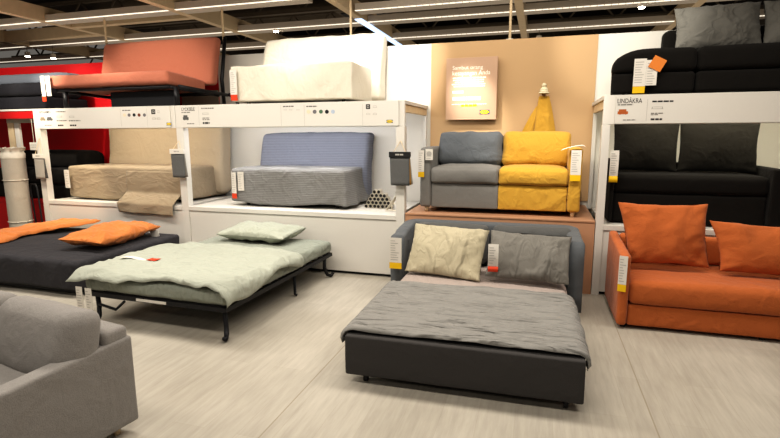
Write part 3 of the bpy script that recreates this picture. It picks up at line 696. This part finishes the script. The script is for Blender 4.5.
# ------------------------------------------------------------------ open sofa bed in the centre
t = thing('sofa_bed', 'dark grey sofa bed pulled open in the middle of the floor', 'sofa bed', (-.43, 3.7, 0), 1.2)
RX = .415; LX = -1.275
def back_round(q, u, w, tt): return q
def frame_u():
    """sofa back and arms as one U-shaped wall with rounded outer corners: outline swept upward"""
    bm = new(); rc = .14; th = .125; y0, y1 = 4.32, 4.99
    def path(off, r):
        P = []
        n = 14
        for i in range(n+1): P.append((LX+off, y0+(y1-rc-y0)*i/n))
        for i in range(1, 7): a = math.pi/2*i/6; P.append((LX+rc-(rc-off)*math.cos(a), y1-rc+(rc-off)*math.sin(a)))
        m = 28
        for i in range(1, m): P.append((LX+rc+(RX-LX-2*rc)*i/m, y1-off))
        for i in range(0, 7): a = math.pi/2*i/6; P.append((RX-rc+(rc-off)*math.sin(a), y1-rc+(rc-off)*math.cos(a)))
        for i in range(1, n+1): P.append((RX-off, y1-rc-(y1-rc-y0)*i/n))
        return P
    zt = .665; R_ = .025
    prof = [(0, .05), (0, .2), (0, .35), (0, .5), (0, zt-R_), (R_*.3, zt-R_*.3), (R_, zt), (th-R_, zt), (th-R_*.3, zt-R_*.3), (th, zt-R_), (th, .5), (th, .35), (th, .2), (th, .05)]
    rows = []
    for off, z in prof:
        row = []
        for i, (x, y) in enumerate(path(min(off, th), 0)):
            zz = z + (.0 if z < .4 else .035*max(0, (y-4.5)/.5)**1 - (.02 if x < -1 and y < 4.5 and z > .6 else 0))
            k = .003*noise.noise(Vector((x*7, y*7, zz*7)))
            row.append(bm.verts.new((x+k, y+k, zz)))
        rows.append(row)
    L_ = len(rows[0])
    for a in range(len(rows)-1):
        for b in range(L_-1): bm.faces.new((rows[a][b], rows[a][b+1], rows[a+1][b+1], rows[a+1][b]))
    for b in range(L_-1): bm.faces.new((rows[-1][b], rows[-1][b+1], rows[0][b+1], rows[0][b]))
    bm.faces.new([r[0] for r in rows]); bm.faces.new([r[-1] for r in rows][::-1])
    return bm
obj('backrest_and_arms', frame_u(), 'sbback', t, smooth=True)
obj('front_panel', softbox(-1.138, .28, 2.735, 2.86, .062, .32, .012, 0, .002, .002, 6, 1), 'sbpanel', t, smooth=True)
obj('mattress', softbox(-1.14, .285, 2.862, 4.80, .12, .292, .05, .012, 0, .005, 5, 2), 'sheet', t, smooth=True)
obj('slat_base', box(-1.08, .24, 2.87, 4.7, .085, .115), 'black', t)
for x in (-1.02, .19):
    for y in (2.80, 3.9): 
        bm = cyl(x, y, .03, .063, .018); add_tube(bm, [(x-.012, y, .02), (x+.012, y, .02)], .02, 12); obj('caster', bm, 'black', t)
for i, (x, lab) in enumerate(((-.77, 'left'), (-.01, 'right'))):
    bm = place(softbox(-.365, .365, -.08, .08, -.19, .19, .07, 0, .02, .012, 8, i), (x, 4.745, .515), 8); obj('back_cushion', bm, 'sbgrey', t, smooth=True)
# quilt
q = thing('bed_quilt', 'smooth grey quilt spread over the open sofa bed', 'quilt', (-.43, 3.3, .3), 1.2)
def fq(u, v):
    x0, x1, z = -1.10, .245, .328
    ov = .12 if v < .75 else .12*(1-(v-.75)/.25*.3)
    s = -ov + (x1-x0+2*ov)*u; y = 2.775+1.08*v+.03*math.sin(u*5)*max(0, v-.8)*5*.6
    wob = .012*noise.noise(Vector((s*1.6, y*9, 3)))+.016*(.35-abs(noise.noise(Vector((s*1.5+y, y*14-s*1.2, 8)))))+.006*noise.noise(Vector((s*5, y*30, 5)))
    r = .055
    if s < 0: x, zz = over_edge(-s, x0, z, r, -1); x -= .03*abs(noise.noise(Vector((y*5, s*4, 1))))*min(1, -s/.1)
    elif s > x1-x0: x, zz = over_edge(s-(x1-x0), x1, z, r, 1); x += .03*abs(noise.noise(Vector((y*5, s*4, 2))))*min(1, (s-x1+x0)/.1)
    else: x, zz = x0+s, z+wob
    y += .02*noise.noise(Vector((s*3, v*2, 6)))*(1 if v > .9 else 0) - .0
    if y < 2.90 and x0 < x < x1+.03: zz = max(zz, .325)
    return (x, y, zz+.012)
obj('cover', sheet(60, 96, fq, .020), 'quilt', q, smooth=True)
bm = place(pillow(.70, .47, .17, 51, .026, 7, .04), (-.765, 4.31, .525), 30, -8, 1.5)
tag(obj('pillow', bm, 'cream', None, (-.775, 4.40, .3), True), 'cream and grey pillow leaning at the left of the open sofa bed', 'pillow', 'pillows on the sofa bed')
bm = place(pillow(.68, .42, .17, 54, .026, 7, .04), (-.055, 4.27, .53), 30, -3, 1)
tag(obj('pillow', bm, 'greyp', None, (-.06, 4.40, .3), True), 'dark grey creased pillow with a red tag at the right of the open sofa bed', 'pillow', 'pillows on the sofa bed')
t = price_tag('red ended white tag on the dark grey pillow of the sofa bed', -.335, 4.14, .53, .085, .24, 'redp', 6, curl=1)

# ------------------------------------------------------------------ sage bed on black metal frame
GR = -1.5
t = thing('folding_bed', 'low sage green bed on a black metal frame', 'bed', (-2.9, 4.0, 0), GR)
bx0, bx1, by0, by1 = -3.62, -2.20, 3.09, 5.00
obj('mattress', softbox(bx0, bx1, by0, by1, .268, .40, .045, .012, .006, .010, 6, 4, d=(1, .6, 1)), 'green', t, smooth=True)
bm = new()
add_box(bm, bx0+.02, bx1-.0, by0+.0, by0+.03, .225, .262); add_box(bm, bx0+.02, bx1, by1-.03, by1, .225, .262)
add_box(bm, bx0+.0, bx0+.03, by0, by1, .225, .262); add_box(bm, bx1-.03, bx1, by0, by1, .225, .262)
obj('side_rails', bm, 'black', t)
bm = new()
for i in range(14): add_box(bm, bx0+.03, bx1-.03, by0+.08+i*.135, by0+.13+i*.135, .24, .255)
obj('slats', bm, 'black', t)
for (x, y, s, f) in ((bx1-.04, by0+.05, 1, -1), (bx1-.02, by0+1.12, 0, 0), (bx1-.02, by1-.14, 0, 1), (bx0+.1, by0+.05, 0, -1), (bx0+.06, by0+1.12, 0, 0), (bx0+.06, by1-.14, 0, 1)):
    if f: obj('leg', tube([(x-.01, y, .225), (x-.01, y-.005*f, .12), (x+.01, y+.02*f, .04), (x+.03*(s or 1), y+.06*f, .018), (x+.045*(s or 1), y+.095*f, .04)], .019, 10), 'black', t, smooth=True)
    else: obj('leg', tube([(x-.02, y, .225), (x-.02, y, .02), (x+.0, y, .016)], .014, 10), 'black', t, smooth=True)
bm = tube([(bx0+.12, by0+.03, .15), (bx0+.30, by0+.03, .12), (bx0+.40, by0+.03, .2)], .012); obj('brace', bm, 'black', t, smooth=True)
obj('rail_label', box(-3.06, -2.76, by0-.004, by0-.001, .232, .255), 'paper', t, label='white label on the front rail')
q = thing('bed_quilt', 'pale sage quilt bunched over the front half of the low green bed', 'quilt', (-2.9, 3.7, .4), GR)
def fg(u, v):
    # u across, v from the foot end to the middle of the bed
    x0, x1 = bx0-.02, bx1+.005
    z = .418
    edge_y = 4.18+.10*math.sin(u*3)+.04*noise.noise(Vector((u*5, 1, 1)))
    fy = 3.03 + .06*max(0, math.sin((u-.30)*5))*(u > .3)
    y = fy+(edge_y-fy)*v
    ovr = .10+.05*math.sin(v*7)
    s = -.04+(x1-x0+.04+ovr)*u
    wob = .008+.026*noise.noise(Vector((s*3+.5, y*5, 3)))+.014*noise.noise(Vector((s*8, y*4, 8)))+.035*(.4-abs(noise.noise(Vector((s*2+y*3, y*7-s*2, 5)))))
    if s > x1-x0: x, zz = over_edge(s-(x1-x0), x1, z, .04, 1); x += .012*noise.noise(Vector((y*7, s*5, 2)))
    else: x, zz = x0+s, z+.012+wob
    if y < by0+.03 : zz -= .05*min(1, (by0+.03-y)/.09)
    if u < .12 and v < .12: zz -= .035*(1-v/.12)*(1-u/.12); y -= .03*(1-v/.12)*(1-u/.12); x -= .03*(1-u/.12)*(1-v/.12)
    return (x, y, zz)
obj('cover', sheet(80, 70, fg, .018), 'greenq', q, smooth=True)
bm = sheet(14, 3, lambda u, v: (-3.58+.30*u, 3.415+.06*v+.03*u, .472+.012*math.sin(u*5)), .003)
obj('care_label', bm, 'paper', q, smooth=True); bm = sheet(6, 3, lambda u, v: (-3.28+.10*u, 3.43+.08*v, .476), .003); obj('red_label', bm, 'redp', q, smooth=True)
bm = pillow(.84, .50, .17, 61, .022, 7, .05); bmesh.ops.transform(bm, matrix=Matrix.Translation((-2.92, 4.76, .51)) @ Matrix.Rotation(R(-3), 4, 'Z') @ Matrix.Rotation(R(-86), 4, 'X'), verts=bm.verts)
tag(obj('pillow', bm, 'greenp', None, (-2.93, 4.76, .41), True), 'pale sage pillow lying at the head of the low green bed', 'pillow')

# ------------------------------------------------------------------ charcoal bed at left
t = thing('charcoal_bed', 'bed under a charcoal fitted sheet at the left', 'bed', (-5.2, 4.2, 0))
def dsk(q, u, w, tt):
    if tt < .6:
        q.x += .012*math.sin(q.y*9)*(u > .9)*(1-tt)/2; q.y += .01*math.sin(q.x*6)*(w < -.9)*(1-tt)/2
        q.x -= .03*(1-tt)/2*(u > .9)
    return q
obj('fitted_sheet', softbox(-6.3, -4.19, 3.53, 4.98, .07, .365, .04, .012, 0, .007, 5, 6, warp=dsk), 'dark', t, smooth=True)
obj('base', box(-6.2, -4.30, 3.62, 4.9, .02, .068), 'black', t)
for x in (-6.1, -4.4):
    for y in (3.7, 4.8): obj('foot', cyl(x, y, 0, .021, .03), 'black', t)
bm = pillow(.98, .50, .20, 71, .024, 6, .05); bmesh.ops.transform(bm, matrix=Matrix.Translation((-4.54, 4.32, .49)) @ Matrix.Rotation(R(96), 4, 'Z') @ Matrix.Rotation(R(-87), 4, 'X'), verts=bm.verts)
tag(obj('pillow', bm, 'orangeb', None, (-4.80, 4.46, .38), True), 'orange pillow lying on the charcoal bed', 'pillow')
t2 = thing('hanging_pillow_tag', 'small white tag at the far corner of the orange pillow', 'tag', (-4.36, 4.74, .38))
obj('card', add_box(new(), -.06, .06, 0, .003, -.04, .04, 0, Matrix.Translation((-4.36, 4.74, .405)) @ Matrix.Rotation(R(-12), 4, 'Y')), 'paper', t2)
q = thing('orange_quilt', 'orange quilt folded back at the left of the charcoal bed', 'quilt', (-6, 4.4, .38))
def fo(u, v):
    y = 3.6+1.36*v
    xr = -5.72+.06*math.sin(v*9)+.05*noise.noise(Vector((v*5, 1, 1)))+.75*max(0, v-.6)
    x = -6.25+(xr+6.25)*u
    z = .392+.03*math.sin(u*math.pi)+.025*noise.noise(Vector((x*4, y*4, 1)))+.02*noise.noise(Vector((x*9, y*7, 4)))+.16*max(0, v-.5)*u
    return (x, y, max(z, .388))
obj('cover', sheet(32, 40, fo, .035), 'orangeb', q, smooth=True)

# wrapped foam roll
t = thing('foam_roll', 'upright pale foam roll in ruffled clear wrap at far left', 'roll', (-6.74, 5.02, 0))
bm = new(); n = 28; rows = []
for k, z in enumerate((.0, .15, .35, .55, .75, .95, 1.15, 1.28, 1.33)):
    rows.append([bm.verts.new((-6.74+(.135+.004*noise.noise(Vector((a, z*6, 2))))*math.cos(2*math.pi*a/n), 4.92+.135*math.sin(2*math.pi*a/n), z+.001)) for a in range(n)])
for a in range(len(rows)-1):
    for b in range(n): bm.faces.new((rows[a][b], rows[a][(b+1) % n], rows[a+1][(b+1) % n], rows[a+1][b]))
bm.faces.new(rows[-1]); bm.faces.new(rows[0][::-1]); obj('roll', bm, 'rollf', t, smooth=True)
bm = new(); n = 40; rows = []
for k, (z, r) in enumerate(((1.27, .139), (1.33, .142), (1.36, .115), (1.385, .14), (1.41, .15))):
    rows.append([bm.verts.new((-6.74+r*(1+.12*noise.noise(Vector((a*.9, k*.7, 2)))*(k > 1))*math.cos(2*math.pi*a/n), 4.92+r*math.sin(2*math.pi*a/n), z+.03*noise.noise(Vector((a*.7, k, 9)))*(k > 1))) for a in range(n)])
for a in range(len(rows)-1):
    for b in range(n): bm.faces.new((rows[a][b], rows[a][(b+1) % n], rows[a+1][(b+1) % n], rows[a+1][b]))
obj('clear_wrap', bm, 'plastic', t, smooth=True)
bm = new()
for z in (.42, .98): add_tube(bm, [(-6.74+.141*math.cos(a*math.pi/14), 4.92+.141*math.sin(a*math.pi/14), z) for a in range(29)], .006, 6)
obj('binding_tape', bm, 'plastic', t, smooth=True)
t = thing('hanging_price_card', 'small white card standing above the foam roll', 'sign', (-6.64, 4.99, 1.4))
obj('card', box(-6.70, -6.56, 5.14, 5.145, 1.37, 1.475, .0), 'paper', t); bm = new(); broken(bm, -6.63, 1.44, .1, .01, 5.138, 3); broken(bm, -6.63, 1.41, .08, .01, 5.138, 4); obj('small_lettering', bm, 'inkl', t)
obj('stem', tube([(-6.63, 5.15, 1.79), (-6.63, 5.15, 1.475)], .004, 6), 'steel', t)
t = thing('cart_handle', 'thin black loop handle beside the foam roll', 'handle', (-6.5, 5.0, .8))
obj('loop', tube([(-6.56, 5.0, .0), (-6.58, 5.0, .5), (-6.60, 5.0, .86), (-6.585, 5.0, .92), (-6.50, 5.0, .92), (-6.48, 5.0, .86), (-6.46, 5.0, .4), (-6.44, 5.0, 0)], .01), 'black', t, smooth=True)

# ------------------------------------------------------------------ fabric samples hung on the posts
def sample(lab, x, zt, w, h, colors, cord, y=FY-.05, turn=0, lean=0):
    t = thing('hanging_fabric_sample', lab, 'fabric sample', (x, y, zt), turn, 'fabric samples on the stand posts')
    for i, c in enumerate(colors):
        def f(u, v, i=i):
            ww = w*(1-.05*v); return (x+(u-.5)*ww+.012*i*v+lean*v, y+.012*i-.006*math.sin(u*3+i)*v-.02*v*(i == 0), zt-.055-(h-.055)*v+.006*i)
        obj('swatch', sheet(8, 8, f, .004), c, t, smooth=True)
    hb = obj('header_card', box(x-w/2-.006, x+w/2+.006, y-.012, y+.03, zt-.058, zt, .002), colors_card[lab.split()[0]], t)
    bm = new(); broken(bm, x, zt-.028, w*.4, .016, y-.0135, 6); obj('small_lettering', bm, 'inkl', hb)
    obj('cord', add_tube(tube([(x-w*.3, y, zt), (x+.0, FY-.006, cord)], .003, 6), [(x+w*.3, y, zt), (x+.0, FY-.006, cord)], .003, 6), 'lightwood', t)
    return t
colors_card = {'grey': 'paper', 'dark': 'paper', 'black': 'sampk'}
sample('grey fabric sample with a pale card on the left post', -6.40, 1.325, .17, .33, ['samp', 'sampd'], 1.53, lean=.02)
sample('dark grey fabric sample with a white card on the middle post', -4.18, 1.40, .19, .34, ['sampd', 'samp'], 1.50, lean=.02)
sample('black topped fabric sample book on the right post of the middle stand', -1.40, 1.385, .215, .35, ['sampd', 'sampy', 'samp'], 1.50, lean=.012)

# ------------------------------------------------------------------ stacked steel tubes and lattice bracket
proto = None
def ring_tube(x, y, z, r, l):
    bm = new(); n = 14; R4 = []
    for rr, yy in ((r, y), (r, y+l), (r*.81, y+l), (r*.81, y)):
        R4.append([bm.verts.new((x+rr*math.cos(2*math.pi*k/n), yy, z+rr*math.sin(2*math.pi*k/n))) for k in range(n)])
    for a in range(4):
        A, B = R4[a], R4[(a+1) % 4]
        for k in range(n): bm.faces.new((A[k], A[(k+1) % n], B[(k+1) % n], B[k]))
    return bm
rr = .024
k = 0
for row, cnt in enumerate((7, 6, 5, 4, 2)):
    for i in range(cnt):
        x = -1.95+rr*2.10*i+rr*1.05*row; z = .7015+rr+row*rr*1.78
        if proto is None:
            proto = thing('metal_tube', 'short open metal tube in the pile beside the lavender sofa', 'tube', (x, 5.5, z), 8, 'short metal tubes in a pile')
            obj('tube_wall', ring_tube(x, 5.5, z, rr, .14), 'steel', proto, smooth=False)
            obj('bore_shade', place(cyl(0, 0, -.001, .001, rr*.80, seg=14), (x, 5.51, z), 90), 'black', proto)  # black disc stands in for the shade inside the open tube
        else: dup(proto, (x, 5.5+.01*(k % 3), z))
        k += 1
t = thing('lattice_bracket', 'small steel lattice bracket leaning beside the pile of tubes', 'bracket', (-1.60, 5.5, .703), 0)
bm = new()
for i in range(4): add_tube(bm, [(-1.66+.04*i*.0, 5.35+.04*i, .712), (-1.52, 5.35+.04*i, .712+.19)], .007, 6)
for i in range(4): f_ = i/3; add_tube(bm, [(-1.66+.14*f_, 5.35, .712+.19*f_), (-1.66+.14*f_, 5.47, .712+.19*f_)], .007, 6)
add_tube(bm, [(-1.52, 5.35, .90), (-1.52, 5.35, .712)], .007, 6); add_tube(bm, [(-1.52, 5.47, .90), (-1.52, 5.47, .712)], .007, 6); add_tube(bm, [(-1.66, 5.35, .712), (-1.52, 5.35, .712)], .007, 6); add_tube(bm, [(-1.59, 5.35, .80), (-1.59, 5.35, .712)], .007, 6); add_tube(bm, [(-1.59, 5.35, .79), (-1.52, 5.35, .79)], .007, 6)
obj('lattice', bm, 'steel', t)
tag(obj('info_leaflet', box(-2.0, -1.74, 5.31, 5.39, .7012, .704), 'paper', None, (-1.9, 5.35, .701)), 'white leaflet lying in front of the pile of tubes', 'leaflet')

# ------------------------------------------------------------------ light grey sofa, bottom left (seen over its right arm)
t = thing('grey_sofa', 'light grey sofa with a sloping arm in the bottom left corner', 'sofa', (-2.0, 1.94, 0), -8)
AX1, AX0 = -1.985, -2.085; ys, yb = .95, 1.945
def slope_arm(q, u, w, tt):
    if tt > 0: q.z += (.02+.022*w)*tt
    return q
obj('arm', softbox(AX0, AX1, ys, yb, .06, .492, .016, amp=.001, n=14, warp=slope_arm), 'lgrey', t, smooth=True)
obj('base', softbox(-3.5, AX0-.002, 1.0, 1.93, .08, .28, .02), 'lgrey', t, smooth=True)
obj('seat_cushion', softbox(-3.5, AX0-.004, .98, 1.70, .285, .42, .04, .015, .01, .004), 'lgrey', t, smooth=True)
obj('backrest', softbox(-3.5, -1.998, 1.80, 1.938, .10, .592, .025, 0, 0, .003), 'lgrey', t, smooth=True)
for x in (-2.06, -3.4):
    for y in (1.05, 1.86): obj('leg', cyl(x, y, 0, .08, .016, .024), 'lightwood', t, smooth=True)
for i, (x, lab) in enumerate(((-2.30, 'c'), (-2.96, 'd'))):
    bm = place(softbox(-.31, .31, -.09, .09, -.19, .19, .075, .0, .03, .010, 7, 80+i), (x, 1.71, .54), 12); obj('back_cushion', bm, 'lgrey', t, smooth=True)

# ------------------------------------------------------------------ light
def area(name, loc, size, e, col=(1, .86, .68), rot=(0, 0, 0)):
    l = bpy.data.lights.new(name, 'AREA'); l.shape = 'RECTANGLE'; l.size, l.size_y = size; l.energy = e; l.color = col
    o = bpy.data.objects.new(name, l); COL.objects.link(o); o.location = loc; o.rotation_euler = tuple(R(a) for a in rot); return o
def spot(name, loc, tgt, e, ang=40, col=(1, .88, .7), blend=.6, rad=.05):
    l = bpy.data.lights.new(name, 'SPOT'); l.energy = e; l.color = col; l.spot_size = R(ang); l.spot_blend = blend; l.shadow_soft_size = rad
    o = bpy.data.objects.new(name, l); COL.objects.link(o); o.location = loc
    o.rotation_euler = (Vector(tgt)-Vector(loc)).to_track_quat('-Z', 'Y').to_euler(); return o
WARM = (1, .925, .82)
area('ceiling_lamp', (-2.5, 1.2, 3.28), (9, .5), 135, WARM)
area('ceiling_lamp', (-2.5, 3.6, 3.28), (9, .5), 235, WARM)
area('ceiling_lamp', (-3.0, -1.5, 3.28), (9, .5), 70, WARM)
spot('accent_spot', (-1.25, 5.0, 3.2), (-.80, 6.13, 1.96), 330, 24, (1, .95, .85), 1.0)
area('added_wall_fill', (-.6, 5.35, 3.25), (3.4, .12), 22, WARM, (38, 0, 0))  # unseen area wash, added to brighten the beige wall evenly
spot('accent_spot', (.1, 3.9, 3.25), (.0, 5.8, 1.3), 150, 40, WARM)
spot('accent_spot', (-2.7, 4.75, 3.25), (-2.68, 5.75, 2.5), 75, 80, (1, .95, .86))
spot('accent_spot', (-5.05, 4.55, 3.25), (-5.05, 5.7, 2.38), 55, 75, (1, .9, .75))
spot('accent_spot', (.2, 3.7, 3.25), (.9, 6.2, 2.6), 160, 40, (1, .95, .85))
spot('accent_spot', (-1.4, 4.2, 3.25), (-1.8, 6.2, 2.5), 190, 40, (1, .97, .92))
spot('accent_spot', (-5.8, 3.9, 3.25), (-6.1, 5.1, .6), 200, 30, (1, .84, .6))
spot('accent_spot', (-2.0, 3.2, 3.25), (-2.9, 4.0, .4), 100, 45, (1, .95, .85))
area('added_ceiling_fill', (-3, 7.0, 2.95), (12, 8), 115, (1, .88, .72), (180, 0, 0))  # unseen upward fill, added to brighten the beams and ceiling
spot('accent_spot', (-6.2, 3.6, 3.25), (-6.6, 6.2, 1.7), 320, 45, (1, .9, .75))
spot('accent_spot', (-7.6, 3.9, 3.25), (-7.8, 6.2, 2.2), 160, 60, (1, .9, .75))
w = bpy.data.worlds.new('world'); scene.world = w; w.use_nodes = True
w.node_tree.nodes['Background'].inputs[0].default_value = (1, .93, .84, 1); w.node_tree.nodes['Background'].inputs[1].default_value = .13
scene.view_settings.view_transform = 'Standard'; scene.view_settings.look = 'Medium High Contrast'; scene.view_settings.exposure = 0
